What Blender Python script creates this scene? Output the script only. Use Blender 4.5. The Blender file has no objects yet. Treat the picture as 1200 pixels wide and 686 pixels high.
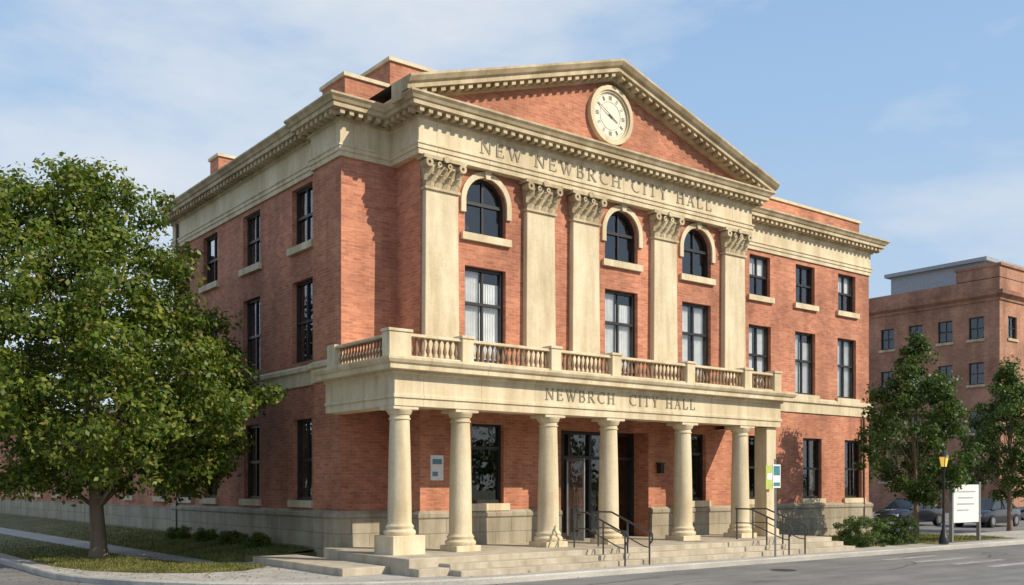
import bpy, math, random
import numpy as np
from mathutils import Vector
random.seed(7); np.random.seed(7)
scene=bpy.context.scene
COL=scene.collection

# ------------------------------------------------------------------ helpers
class MB:
    def __init__(s): s.v=[]; s.f=[]
    def poly(s,pts):
        b=len(s.v); s.v+= [tuple(p) for p in pts]; s.f.append(tuple(range(b,b+len(pts))))
    def hexa(s,p):
        b=len(s.v); s.v+=[tuple(q) for q in p]
        for f in ((0,3,2,1),(4,5,6,7),(0,1,5,4),(1,2,6,5),(2,3,7,6),(3,0,4,7)):
            s.f.append(tuple(b+i for i in f))
    def box(s,x0,x1,y0,y1,z0,z1):
        s.hexa([(x0,y0,z0),(x1,y0,z0),(x1,y1,z0),(x0,y1,z0),(x0,y0,z1),(x1,y0,z1),(x1,y1,z1),(x0,y1,z1)])
    def fbox(s,F,u0,u1,n0,n1,z0,z1):
        s.hexa([F(u0,n0,z0),F(u1,n0,z0),F(u1,n1,z0),F(u0,n1,z0),F(u0,n0,z1),F(u1,n0,z1),F(u1,n1,z1),F(u0,n1,z1)])
    def lathe(s,cx,cy,prof,n=16,z=0,cap=True):
        b=len(s.v)
        for r,h in prof:
            for i in range(n):
                a=2*math.pi*i/n; s.v.append((cx+r*math.cos(a),cy+r*math.sin(a),z+h))
        for k in range(len(prof)-1):
            for i in range(n):
                j=(i+1)%n
                s.f.append((b+k*n+i,b+k*n+j,b+(k+1)*n+j,b+(k+1)*n+i))
        if cap:
            s.f.append(tuple(b+(len(prof)-1)*n+i for i in range(n)))
            s.f.append(tuple(b+i for i in reversed(range(n))))
    def tube(s,pts,rad,n=8):
        pts=[Vector(p) for p in pts]; b=len(s.v)
        for k,p in enumerate(pts):
            d=(pts[min(k+1,len(pts)-1)]-pts[max(k-1,0)]).normalized()
            a=d.cross(Vector((0.3,1,0.2))).normalized(); c=d.cross(a)
            for i in range(n):
                t=2*math.pi*i/n; q=p+(a*math.cos(t)+c*math.sin(t))*rad[k]; s.v.append(tuple(q))
        for k in range(len(pts)-1):
            for i in range(n):
                j=(i+1)%n
                s.f.append((b+k*n+i,b+k*n+j,b+(k+1)*n+j,b+(k+1)*n+i))
        s.f.append(tuple(b+i for i in range(n))); s.f.append(tuple(b+(len(pts)-1)*n+i for i in range(n)))
    def obj(s,name,mat,parent=None,smooth=False,bevel=0,recalc=True):
        me=bpy.data.meshes.new(name); me.from_pydata(s.v,[],s.f); me.update()
        if recalc and len(s.f)<60000:
            import bmesh
            bm=bmesh.new(); bm.from_mesh(me); bmesh.ops.recalc_face_normals(bm,faces=bm.faces); bm.to_mesh(me); bm.free()
        me.materials.append(mat)
        if smooth:
            me.polygons.foreach_set('use_smooth',[True]*len(me.polygons))
            try: me.set_sharp_from_angle(angle=math.radians(40))
            except Exception: pass
        o=bpy.data.objects.new(name,me); COL.objects.link(o)
        if parent: o.parent=parent
        if bevel:
            m=o.modifiers.new('b','BEVEL'); m.width=bevel; m.segments=1; m.limit_method='ANGLE'
        return o
def empty(name,loc=(0,0,0)):
    e=bpy.data.objects.new(name,None); COL.objects.link(e); return e

def sweep(mb,path,prof,closed=False):
    n=len(path); P=[Vector((p[0],p[1])) for p in path]
    def nrm(a,b):
        d=(b-a).normalized(); return Vector((d.y,-d.x))
    M=[]
    for i in range(n):
        if closed: n1=nrm(P[i-1],P[i]); n2=nrm(P[i],P[(i+1)%n])
        else:
            n1=nrm(P[i-1],P[i]) if i>0 else nrm(P[0],P[1])
            n2=nrm(P[i],P[i+1]) if i<n-1 else n1
        M.append((n1+n2)/(1+n1.dot(n2)))
    b=len(mb.v); m=len(prof)
    for i in range(n):
        for o,z in prof:
            q=P[i]+M[i]*o; mb.v.append((q.x,q.y,z))
    for i in range(n if closed else n-1):
        j=(i+1)%n
        for k in range(m-1):
            mb.f.append((b+i*m+k,b+j*m+k,b+j*m+k+1,b+i*m+k+1))
    if not closed:
        mb.f.append(tuple(b+k for k in range(m))); mb.f.append(tuple(b+(n-1)*m+k for k in range(m)))
def blocks(mb,path,o0,o1,z0,z1,w,sp,ext=0.0):
    for i in range(len(path)-1):
        a=Vector(path[i]); c=Vector(path[i+1]); L=(c-a).length
        d=(c-a)/L; nn=Vector((d.y,-d.x))
        if L<0.5: continue
        k=max(1,round((L+2*ext)/sp)); s=(L+2*ext)/k
        for j in range(k):
            t=-ext+(j+.5)*s
            pts=[]
            for z in (z0,z1):
                for tt,oo in ((t-w/2,o0),(t+w/2,o0),(t+w/2,o1),(t-w/2,o1)):
                    q=a+d*tt+nn*oo; pts.append((q.x,q.y,z))
            mb.hexa(pts)

# ------------------------------------------------------------------ materials
def new_mat(name):
    m=bpy.data.materials.new(name); m.use_nodes=True
    nt=m.node_tree; b=nt.nodes['Principled BSDF']; return m,nt,b
def N(nt,t,**k):
    n=nt.nodes.new(t)
    for a,v in k.items(): setattr(n,a,v)
    return n
def pos(nt):
    return N(nt,'ShaderNodeNewGeometry')
def noise(nt,vec,scale,detail=4,rough=.6,sc3=None):
    n=N(nt,'ShaderNodeTexNoise'); n.inputs['Scale'].default_value=scale; n.inputs['Detail'].default_value=detail; n.inputs['Roughness'].default_value=rough
    if sc3:
        m=N(nt,'ShaderNodeVectorMath',operation='MULTIPLY'); m.inputs[1].default_value=sc3; nt.links.new(vec,m.inputs[0]); vec=m.outputs[0]
    nt.links.new(vec,n.inputs['Vector']); return n.outputs['Fac']
def ramp(nt,fac,stops):
    r=N(nt,'ShaderNodeValToRGB'); e=r.color_ramp.elements
    while len(e)<len(stops): e.new(.5)
    for i,(p,c) in enumerate(stops): e[i].position=p; e[i].color=(c[0],c[1],c[2],1)
    nt.links.new(fac,r.inputs[0]); return r.outputs[0]
def mix(nt,a,b,fac,mode='MIX'):
    m=N(nt,'ShaderNodeMix',data_type='RGBA',blend_type=mode)
    for s,i in ((fac,0),(a,6),(b,7)):
        if isinstance(s,(int,float)): m.inputs[i].default_value=s
        elif isinstance(s,tuple): m.inputs[i].default_value=(s[0],s[1],s[2],1)
        else: nt.links.new(s,m.inputs[i])
    return m.outputs[2]
def bump(nt,b,h,st=.3,dist=.02):
    n=N(nt,'ShaderNodeBump'); n.inputs['Strength'].default_value=st; n.inputs['Distance'].default_value=dist
    nt.links.new(h,n.inputs['Height']); nt.links.new(n.outputs[0],b.inputs['Normal'])
def wallcoord(nt):
    g=pos(nt); sp=N(nt,'ShaderNodeSeparateXYZ'); nt.links.new(g.outputs['Position'],sp.inputs[0])
    sn=N(nt,'ShaderNodeSeparateXYZ'); nt.links.new(g.outputs['True Normal'],sn.inputs[0])
    ab=N(nt,'ShaderNodeMath',operation='ABSOLUTE'); nt.links.new(sn.outputs[0],ab.inputs[0])
    gt=N(nt,'ShaderNodeMath',operation='GREATER_THAN'); gt.inputs[1].default_value=.6; nt.links.new(ab.outputs[0],gt.inputs[0])
    mx=N(nt,'ShaderNodeMix',data_type='FLOAT'); nt.links.new(gt.outputs[0],mx.inputs[0]); nt.links.new(sp.outputs[0],mx.inputs[2]); nt.links.new(sp.outputs[1],mx.inputs[3])
    cb=N(nt,'ShaderNodeCombineXYZ'); nt.links.new(mx.outputs[0],cb.inputs[0]); nt.links.new(sp.outputs[2],cb.inputs[1])
    return cb.outputs[0],g.outputs['Position']
def brick_mat(name,c1,c2,mortar,row=.085,width=.25):
    m,nt,b=new_mat(name); uv,p=wallcoord(nt)
    t=N(nt,'ShaderNodeTexBrick'); nt.links.new(uv,t.inputs['Vector'])
    t.inputs['Scale'].default_value=1; t.inputs['Brick Width'].default_value=width; t.inputs['Row Height'].default_value=row
    t.inputs['Mortar Size'].default_value=.008; t.inputs['Mortar Smooth'].default_value=.3; t.inputs['Bias'].default_value=-.1
    t.inputs['Color1'].default_value=(*c1,1); t.inputs['Color2'].default_value=(*c2,1); t.inputs['Mortar'].default_value=(*mortar,1)
    n1=noise(nt,p,.42,6,.7); n2=noise(nt,p,5,3,.7,(.7,.7,6)); n3=noise(nt,p,1.0,4,.6,(1,1,.15)); n4=noise(nt,p,.9,6,.8)
    c=mix(nt,t.outputs[0],ramp(nt,n1,[(.32,(.66,.63,.63)),(.68,(1.2,1.2,1.18))]),.95,'MULTIPLY')
    c=mix(nt,c,ramp(nt,n2,[(.3,(.66,.64,.64)),(.7,(1.24,1.24,1.24))]),.7,'MULTIPLY')
    c=mix(nt,c,ramp(nt,n3,[(.35,(.70,.68,.67)),(.6,(1.06,1.06,1.06))]),.85,'MULTIPLY')
    c=mix(nt,c,(c1[0]*1.05,c1[1]*1.4,c1[2]*1.5),ramp(nt,n4,[(.5,(0,0,0)),(.75,(.35,.35,.35))]))
    nt.links.new(c,b.inputs['Base Color']); b.inputs['Roughness'].default_value=.88
    inv=N(nt,'ShaderNodeMath',operation='SUBTRACT'); inv.inputs[0].default_value=1; nt.links.new(t.outputs[1],inv.inputs[1])
    bump(nt,b,inv.outputs[0],.4,.01)
    return m
def stone_mat(name,c,dirt,joints=None,rough=.8,amt=.6,js=.85):
    m,nt,b=new_mat(name); uv,p=wallcoord(nt)
    n1=noise(nt,p,.8,6,.65); n2=noise(nt,p,14,3,.7); n3=noise(nt,p,2.6,4,.6,(1,1,.12))
    col=mix(nt,c,dirt,ramp(nt,n1,[(.42,(0,0,0)),(.78,(1,1,1))]))
    s=ramp(nt,n3,[(.36,(.74,.70,.61)),(.6,(1.03,1.03,1.03))])
    col=mix(nt,col,s,amt,'MULTIPLY')
    col=mix(nt,col,ramp(nt,n2,[(.25,(.86,.86,.85)),(.75,(1.08,1.08,1.08))]),.7,'MULTIPLY')
    h=n2
    if joints:
        t=N(nt,'ShaderNodeTexBrick'); nt.links.new(uv,t.inputs['Vector']); t.inputs['Scale'].default_value=1
        t.inputs['Brick Width'].default_value=joints[0]; t.inputs['Row Height'].default_value=joints[1]; t.inputs['Mortar Size'].default_value=.012
        t.inputs['Color1'].default_value=(.9,.9,.9,1); t.inputs['Color2'].default_value=(1.06,1.05,1.03,1); t.inputs['Mortar'].default_value=(.5,.48,.44,1)
        col=mix(nt,col,t.outputs[0],js,'MULTIPLY')
    nt.links.new(col,b.inputs['Base Color']); b.inputs['Roughness'].default_value=rough
    bump(nt,b,h,.25,.01)
    return m
def plain(name,c,rough=.6,metal=0,var=.15,scale=6,spec=None):
    m,nt,b=new_mat(name); g=pos(nt); n1=noise(nt,g.outputs['Position'],scale,4)
    col=mix(nt,c,ramp(nt,n1,[(.3,(1-var,)*3),(.7,(1+var,)*3)]),1.0,'MULTIPLY')
    nt.links.new(col,b.inputs['Base Color']); b.inputs['Roughness'].default_value=rough; b.inputs['Metallic'].default_value=metal
    return m
def ground_mat(name,stops,scale,fine,joint=None,rough=.9,bst=.3):
    m,nt,b=new_mat(name); g=pos(nt); p=g.outputs['Position']
    n1=noise(nt,p,scale,6,.65); n2=noise(nt,p,fine,3,.7); n3=noise(nt,p,.9,5,.7,(.25,1.6,1))
    col=ramp(nt,n1,stops)
    col=mix(nt,col,ramp(nt,n2,[(.25,(.75,.75,.75)),(.75,(1.22,1.22,1.22))]),.8,'MULTIPLY')
    col=mix(nt,col,ramp(nt,n3,[(.35,(.75,.75,.75)),(.6,(1.08,1.08,1.08))]),.85,'MULTIPLY')
    if joint:
        t=N(nt,'ShaderNodeTexBrick',offset=0.0); nt.links.new(p,t.inputs['Vector']); t.inputs['Scale'].default_value=1
        t.inputs['Brick Width'].default_value=joint; t.inputs['Row Height'].default_value=joint; t.inputs['Mortar Size'].default_value=.015
        t.inputs['Color1'].default_value=(.93,.93,.93,1); t.inputs['Color2'].default_value=(1.05,1.05,1.04,1); t.inputs['Mortar'].default_value=(.5,.5,.48,1)
        col=mix(nt,col,t.outputs[0],.85,'MULTIPLY')
    nt.links.new(col,b.inputs['Base Color']); b.inputs['Roughness'].default_value=rough
    bump(nt,b,n2,bst,.02)
    return m
def glass_mat(name,tint=(.90,.93,.94)):
    m=bpy.data.materials.new(name); m.use_nodes=True; nt=m.node_tree; nt.nodes.clear()
    o=N(nt,'ShaderNodeOutputMaterial'); mx=N(nt,'ShaderNodeMixShader'); tr=N(nt,'ShaderNodeBsdfTransparent'); gl=N(nt,'ShaderNodeBsdfGlossy')
    tr.inputs[0].default_value=(*tint,1); gl.inputs['Roughness'].default_value=.02; gl.inputs[0].default_value=(.9,.93,.95,1)
    lw=N(nt,'ShaderNodeLayerWeight'); lw.inputs[0].default_value=.5
    pw=N(nt,'ShaderNodeMath',operation='POWER'); pw.inputs[1].default_value=3.0; nt.links.new(lw.outputs['Facing'],pw.inputs[0])
    ma=N(nt,'ShaderNodeMath',operation='MULTIPLY_ADD'); ma.inputs[1].default_value=.85; ma.inputs[2].default_value=.10; nt.links.new(pw.outputs[0],ma.inputs[0])
    g=pos(nt); n1=noise(nt,g.outputs['Position'],1.3,2); bp=N(nt,'ShaderNodeBump'); bp.inputs['Strength'].default_value=.08; bp.inputs['Distance'].default_value=.1
    nt.links.new(n1,bp.inputs['Height']); nt.links.new(bp.outputs[0],gl.inputs['Normal'])
    nt.links.new(ma.outputs[0],mx.inputs[0]); nt.links.new(tr.outputs[0],mx.inputs[1]); nt.links.new(gl.outputs[0],mx.inputs[2]); nt.links.new(mx.outputs[0],o.inputs[0])
    return m
def leaf_mat(name,stops,tips=None,trans=.3):
    m=bpy.data.materials.new(name); m.use_nodes=True; nt=m.node_tree; nt.nodes.clear()
    o=N(nt,'ShaderNodeOutputMaterial'); g=pos(nt)
    c=ramp(nt,g.outputs['Random Per Island'],stops)
    n1=noise(nt,g.outputs['Position'],.9,3)
    c=mix(nt,c,ramp(nt,n1,[(.35,(.55,.64,.5)),(.65,(1.25,1.2,1.1))]),.9,'MULTIPLY')
    if tips:
        n2=noise(nt,g.outputs['Position'],2.3,3,.7)
        c=mix(nt,c,tips,ramp(nt,n2,[(.56,(0,0,0)),(.72,(.6,.6,.6))]))
    d=N(nt,'ShaderNodeBsdfPrincipled'); d.inputs['Roughness'].default_value=.5; d.inputs['Specular IOR Level'].default_value=.35
    t=N(nt,'ShaderNodeBsdfTranslucent'); mx=N(nt,'ShaderNodeMixShader'); mx.inputs[0].default_value=trans
    nt.links.new(c,d.inputs['Base Color'])
    ct=mix(nt,c,(1.3,1.5,.6),1.0,'MULTIPLY'); nt.links.new(ct,t.inputs[0])
    nt.links.new(d.outputs[0],mx.inputs[1]); nt.links.new(t.outputs[0],mx.inputs[2]); nt.links.new(mx.outputs[0],o.inputs[0])
    return m

BRICK=brick_mat('red_brick',(.59,.235,.135),(.42,.145,.085),(.45,.30,.21))
BRICK_FAR=brick_mat('far_brick',(.44,.22,.14),(.35,.16,.10),(.38,.27,.2),.1,.3)
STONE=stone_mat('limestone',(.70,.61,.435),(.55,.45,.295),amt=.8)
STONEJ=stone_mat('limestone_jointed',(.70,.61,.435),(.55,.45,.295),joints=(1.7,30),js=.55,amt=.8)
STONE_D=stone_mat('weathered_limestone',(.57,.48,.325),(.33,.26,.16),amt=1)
BALU=stone_mat('baluster_stone_shaded',(.30,.20,.13),(.18,.12,.08),amt=.9)  # darker than the rails: shade on the balusters painted into the stone colour
BASE=stone_mat('base_stone',(.40,.36,.28),(.28,.25,.19),joints=(1.1,.42),amt=.9)
STEP=stone_mat('step_stone',(.50,.445,.35),(.33,.285,.22),amt=.8)
FRAME=plain('window_frame_paint',(.022,.02,.02),.4)
GLASS=glass_mat('window_glass')
CURT=plain('curtain_cloth',(.85,.84,.82),.9,var=.1,scale=3)
ROOFM=plain('roof_membrane',(.12,.115,.11),.9)
LETTER=plain('letter_bronze',(.25,.215,.15),.6)
METAL=plain('grey_metal',(.30,.31,.32),.4,.6)
DARKM=plain('dark_metal',(.035,.035,.038),.45,.5)
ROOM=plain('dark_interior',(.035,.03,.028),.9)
WHITE=plain('white_paint',(.75,.75,.73),.6,var=.06)

# ------------------------------------------------------------------ city hall
CH=empty('city_hall')
Ff=lambda Y:(lambda u,n,z:(u,Y-n,z))
Fs=lambda X:(lambda u,n,z:(X-n,u,z))
brick=MB(); frame=MB(); glass=MB(); curt=MB(); sill=MB(); room=MB()

def wall(mb,F,u0,u1,z0,z1,holes=(),rev=.26):
    us=sorted({u0,u1,*[h[0] for h in holes],*[h[1] for h in holes]}); zs=sorted({z0,z1,*[h[2] for h in holes],*[h[3] for h in holes]})
    us=[u for u in us if u0<=u<=u1]; zs=[z for z in zs if z0<=z<=z1]
    for i in range(len(us)-1):
        for j in range(len(zs)-1):
            uc=(us[i]+us[i+1])/2; zc=(zs[j]+zs[j+1])/2
            if any(h[0]<uc<h[1] and h[2]<zc<h[3] for h in holes): continue
            mb.poly([F(us[i],0,zs[j]),F(us[i+1],0,zs[j]),F(us[i+1],0,zs[j+1]),F(us[i],0,zs[j+1])])
    for h in holes:
        a,b,c,d=h[:4]; arch=len(h)>4 and h[4]
        zt=d-(b-a)/2 if arch else d
        for uu in (a,b): mb.poly([F(uu,0,c),F(uu,-rev,c),F(uu,-rev,zt),F(uu,0,zt)])
        mb.poly([F(a,0,c),F(b,0,c),F(b,-rev,c),F(a,-rev,c)])
        if not arch: mb.poly([F(a,0,d),F(b,0,d),F(b,-rev,d),F(a,-rev,d)])
        else:
            r=(b-a)/2; uc=(a+b)/2; K=20
            for k in range(K):
                t0=math.pi*k/K; t1=math.pi*(k+1)/K
                p0=(uc-r*math.cos(t0),zt+r*math.sin(t0)); p1=(uc-r*math.cos(t1),zt+r*math.sin(t1))
                mb.poly([F(p0[0],0,p0[1]),F(p1[0],0,p1[1]),F(p1[0],0,d+.0),F(p0[0],0,d+.0)])
                mb.poly([F(p0[0],0,p0[1]),F(p1[0],0,p1[1]),F(p1[0],-rev,p1[1]),F(p0[0],-rev,p0[1])])
def ring(mb,F,uc,zc,r0,r1,n0,n1,t0=0,t1=math.pi,K=20):
    for k in range(K):
        a=t0+(t1-t0)*k/K; b=t0+(t1-t0)*(k+1)/K
        def q(r,t,n): return F(uc-r*math.cos(t),n,zc+r*math.sin(t))
        mb.hexa([q(r0,a,n0),q(r0,b,n0),q(r0,b,n1),q(r0,a,n1),q(r1,a,n0),q(r1,b,n0),q(r1,b,n1),q(r1,a,n1)])
def window(F,uc,w,z0,z1,arch=False,curtain=0,cols=2,rows=(.5,),fw=.075,sil=True,dep=.2,lintel=False):
    a=uc-w/2; b=uc+w/2; zt=z1-w/2 if arch else z1
    n0,n1=-dep-.05,-dep+.06
    frame.fbox(F,a,a+fw,n0,n1,z0,zt); frame.fbox(F,b-fw,b,n0,n1,z0,zt)
    frame.fbox(F,a+fw,b-fw,n0,n1,z0,z0+fw*1.2)
    if arch: ring(frame,F,uc,zt,w/2-fw,w/2,n0,n1)
    else: frame.fbox(F,a+fw,b-fw,n0,n1,z1-fw,z1)
    top=z1-fw
    for k in range(1,cols):
        u=a+w*k/cols; frame.fbox(F,u-.028,u+.028,n0+.012,n1-.012,z0+fw*1.2,top)
    for r in rows:
        z=z0+(z1-z0)*r; e=fw
        frame.fbox(F,a+e,b-e,n0+.006,n1+.004,z-.04,z+.04)
    if arch: frame.fbox(F,a+fw,b-fw,n0+.003,n1+.008,zt-.045,zt+.045)
    t=random.uniform(-.012,.012); t2=random.uniform(-.012,.012)
    if arch:
        pts=[F(a,-dep,z0),F(b,-dep+t,z0)]+[F(uc+w/2*math.cos(t_*math.pi/16),-dep+t*(1+math.cos(t_*math.pi/16))/2,zt+w/2*math.sin(t_*math.pi/16)) for t_ in range(17)]
        glass.poly(pts)
    else:
        zm=z0+(z1-z0)*(rows[0] if rows else .5)
        glass.poly([F(a,-dep,z0),F(b,-dep+t,z0),F(b,-dep+t,zm),F(a,-dep,zm)])
        glass.poly([F(a,-dep+t2,zm),F(b,-dep,zm),F(b,-dep,z1),F(a,-dep+t2,z1)])
    if curtain:
        dd=-dep-.10
        def cl(x0,x1,zz0,zz1,K=26):
            for k in range(K):
                q0=x0+(x1-x0)*k/K; q1=x0+(x1-x0)*(k+1)/K
                o0=dd+.022*math.sin(k*2.1+uc); o1=dd+.022*math.sin((k+1)*2.1+uc)
                curt.poly([F(q0,o0,zz0),F(q1,o1,zz0),F(q1,o1,zz1),F(q0,o0,zz1)])
        if curtain==1: cl(a,a+w*.42,z0,z1); cl(b-w*.38,b,z0,z1)
        elif curtain==2: cl(a,b,z0+(z1-z0)*.12,z1)
        elif curtain==3: cl(a,b,z0+(z1-z0)*.55,z1)
        elif curtain==4: cl(a+w*.10,a+w*.45,z0+.1,z0+(z1-z0)*.98); cl(a+w*.5,b,z0,z0+(z1-z0)*.86)
    if sil: sill.fbox(F,a-.14,b+.14,-.08,.11,z0-.2,z0-.003)

ZB=1.42; ZT=10.78
Yc=23.3; Yp=22.1; XL=12.4; XS=12.55; XR=36.7; YR=36.5
PX0,PX1=14.08,27.17
us=[25.9,29.45,32.9]; gs=[25.9,29.45,32.9,35.2]
for u in us:
    window(Fs(XS),u,1.3,8.95,10.62); window(Fs(XS),u,1.3,5.62,7.95,sil=False)
for u in gs: window(Fs(XS),u,1.2,1.7,4.0)
WX=[16.22,21.42,24.85]
holes=[(x-.7,x+.7,9.0,10.58,True) for x in WX]+[(x-.7,x+.7,5.5,8.12) for x in WX]
holesS=[(u-.65,u+.65,8.95,10.62) for u in us]+[(u-.65,u+.65,5.62,7.95) for u in us]+[(u-.6,u+.6,1.7,4.0) for u in gs]
wall(brick,Fs(XS),24.9,YR,ZB,ZT,holesS)
wall(brick,Fs(XL),Yc,24.9,ZB,ZT)
brick.poly([(XL,24.9,ZB),(XS,24.9,ZB),(XS,24.9,ZT),(XL,24.9,ZT)])
wall(brick,Ff(Yc),XL,PX0,ZB,ZT)
wall(brick,Fs(PX0),Yp,Yc,ZB,ZT)
F=Ff(Yp)
wall(brick,F,PX0,PX1,4.3,ZT,holes)
wall(brick,F,PX0,18.96,ZB,4.3,[(15.75,16.85,1.62,3.82)])
wall(brick,F,22.6,PX1,ZB,4.3,[(24.1,25.3,1.62,3.82)])
wall(brick,F,18.96,22.6,3.78,4.3)
for i,x in enumerate(WX):
    window(F,x,1.4,9.0,10.58,arch=True,rows=())
    window(F,x,1.4,5.5,8.12,curtain=(4,4,1)[i],rows=(.62,),fw=.09)
    ring(sill,F,x,10.58-.7,.7,.86,-.02,.07)
    sill.fbox(F,x-.86,x-.7,-.02,.07,9.55,9.88); sill.fbox(F,x+.7,x+.86,-.02,.07,9.55,9.88)
    sill.hexa([F(x-.07,-.01,10.54),F(x+.07,-.01,10.54),F(x+.07,.13,10.54),F(x-.07,.13,10.54),F(x-.12,-.01,10.79),F(x+.12,-.01,10.79),F(x+.12,.13,10.79),F(x-.12,.13,10.79)])
window(F,16.3,1.1,1.62,3.82,cols=1,rows=(.7,)); window(F,24.7,1.2,1.62,3.82,cols=1,rows=(.7,))
F=Ff(Yc)
RX=[29.65,32.4,35.15]; GX=[32.85,35.6]
wall(brick,F,PX1,XR,ZB,ZT,[(x-.6,x+.6,9.1,10.6) for x in RX]+[(x-.64,x+.64,5.62,8.02) for x in RX]+[(x-.6,x+.6,1.62,3.95) for x in GX+[29.6]])
for i,x in enumerate(RX):
    window(F,x,1.2,9.1,10.6,curtain=(3,0,3)[i]); window(F,x,1.28,5.62,8.02,curtain=(1,4,1)[i],rows=(.55,))
for x in GX+[29.6]: window(F,x,1.2,1.62,3.95)
brick.poly([(PX1,Yp,ZB),(PX1,Yc,ZB),(PX1,Yc,ZT),(PX1,Yp,ZT)])
brick.poly([(XR,Yc,ZB),(XR,YR,ZB),(XR,YR,ZT),(XR,Yc,ZT)])
brick.poly([(XS,YR,ZB),(XR,YR,ZB),(XR,YR,ZT),(XS,YR,ZT)])
brick.obj('brick_walls',BRICK,CH)
frame.obj('window_frames',FRAME,CH); glass.obj('window_panes',GLASS,CH,recalc=False); curt.obj('curtains',CURT,CH,recalc=False)
sill.obj('window_sills_and_arches',STONE,CH)
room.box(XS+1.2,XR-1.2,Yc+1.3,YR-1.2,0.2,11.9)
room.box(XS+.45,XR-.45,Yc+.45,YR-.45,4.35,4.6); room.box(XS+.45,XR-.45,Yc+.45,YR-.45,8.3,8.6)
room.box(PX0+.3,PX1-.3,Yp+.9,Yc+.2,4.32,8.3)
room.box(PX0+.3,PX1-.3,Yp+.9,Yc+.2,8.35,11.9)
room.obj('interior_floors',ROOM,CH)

W=[(XS,YR),(XS,24.9),(XL,24.9),(XL,Yc),(PX0,Yc),(PX0,Yp),(PX1,Yp),(PX1,Yc),(XR,Yc),(XR,YR)]
E=[(XS,YR),(XS,24.9),(XL,24.9),(XL,Yc),(13.93,Yc),(13.93,21.9),(27.32,21.9),(27.32,Yc),(XR,Yc),(XR,YR)]
base=MB(); bp=[(-.1,.02),(.10,.02),(.10,1.22),(.13,1.25),(.13,1.36),(.04,1.44),(-.1,1.44)]
sweep(base,[(XS,YR),(XS,24.9),(XL,24.9),(XL,Yc),(PX0,Yc),(PX0,Yp),(18.9,Yp)],bp)
sweep(base,[(22.66,Yp),(PX1,Yp),(PX1,Yc),(XR,Yc),(XR,YR)],bp)
base.obj('stone_base',BASE,CH)
belt=MB(); sweep(belt,W,[(-.05,4.92),(.05,4.92),(.05,5.28),(.12,5.32),(.12,5.43),(.02,5.5),(-.05,5.5)])
belt.obj('belt_course',STONEJ,CH)
ent=MB(); sweep(ent,E,[(-.3,10.76),(.06,10.76),(.06,10.9),(.09,10.9),(.09,11.0),(.12,11.02),(.12,11.06),(.05,11.08),(.05,11.62),(.10,11.66),(-.3,11.66)])
ent.obj('entablature',STONEJ,CH)
cor=MB(); sweep(cor,E,[(-.3,11.655),(.13,11.655),(.13,11.86),(.46,11.86),(.46,11.98),(.50,11.99),(.54,12.06),(.60,12.12),(.60,12.17),(-.3,12.2)])
blocks(cor,E,.12,.40,11.73,11.862,.13,.27,ext=.3)
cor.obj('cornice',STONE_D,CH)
pil=MB(); cap=MB()
for x in (14.66,18.06,19.80,23.19,26.58):
    F=Ff(Yp)
    pil.fbox(F,x-.66,x+.66,0,.30,5.08,5.5); pil.fbox(F,x-.61,x+.61,.0,.26,5.5,5.62)
    b0,b1=5.62,9.92
    pil.hexa([F(x-.55,0,b0),F(x+.55,0,b0),F(x+.55,.2,b0),F(x-.55,.2,b0),F(x-.51,0,b1),F(x+.51,0,b1),F(x+.51,.18,b1),F(x-.51,.18,b1)])
    cap.fbox(F,x-.56,x+.56,-.0,.235,9.90,9.97)
    cap.hexa([F(x-.48,0,9.97),F(x+.48,0,9.97),F(x+.48,.17,9.97),F(x-.48,.17,9.97),F(x-.58,0,10.64),F(x+.58,0,10.64),F(x+.58,.25,10.64),F(x-.58,.25,10.64)])
    cap.fbox(F,x-.68,x+.68,0,.36,10.66,10.757)
    def leaf(uc,z,h,w,n):
        st=[(0,1.0,0),(.45,1.15,.03),(.8,.95,.10),(1.0,.5,.17),(.9,.3,.2)]
        for k in range(len(st)-1):
            (t0,w0,o0),(t1,w1,o1)=st[k],st[k+1]
            m0=z+h*t0; m1=z+h*t1
            for sgn in (-1,1):
                cap.poly([F(uc,n+o0+.03,m0),F(uc+sgn*w*w0/2,n+o0-.01,m0),F(uc+sgn*w*w1/2,n+o1-.01,m1),F(uc,n+o1+.03,m1)])
    for i in range(4): leaf(x-.39+.26*i,9.97,.30,.23,.19)
    for i in range(5): leaf(x-.48+.24*i,10.12,.34,.2,.215)
    for sx in (-1,1):
        ring(cap,F,x+sx*.53,10.55,.045,.115,.12,.40,0,2*math.pi,12)
        ring(cap,F,x+sx*.16,10.56,.03,.075,.2,.33,0,2*math.pi,10)
    ring(cap,F,x,10.70,.0,.09,.36,.42,0,2*math.pi,10)
pil.obj('pilasters',STONE,CH,bevel=.012); cap.obj('pilaster_capitals',STONE_D,CH)
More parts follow.
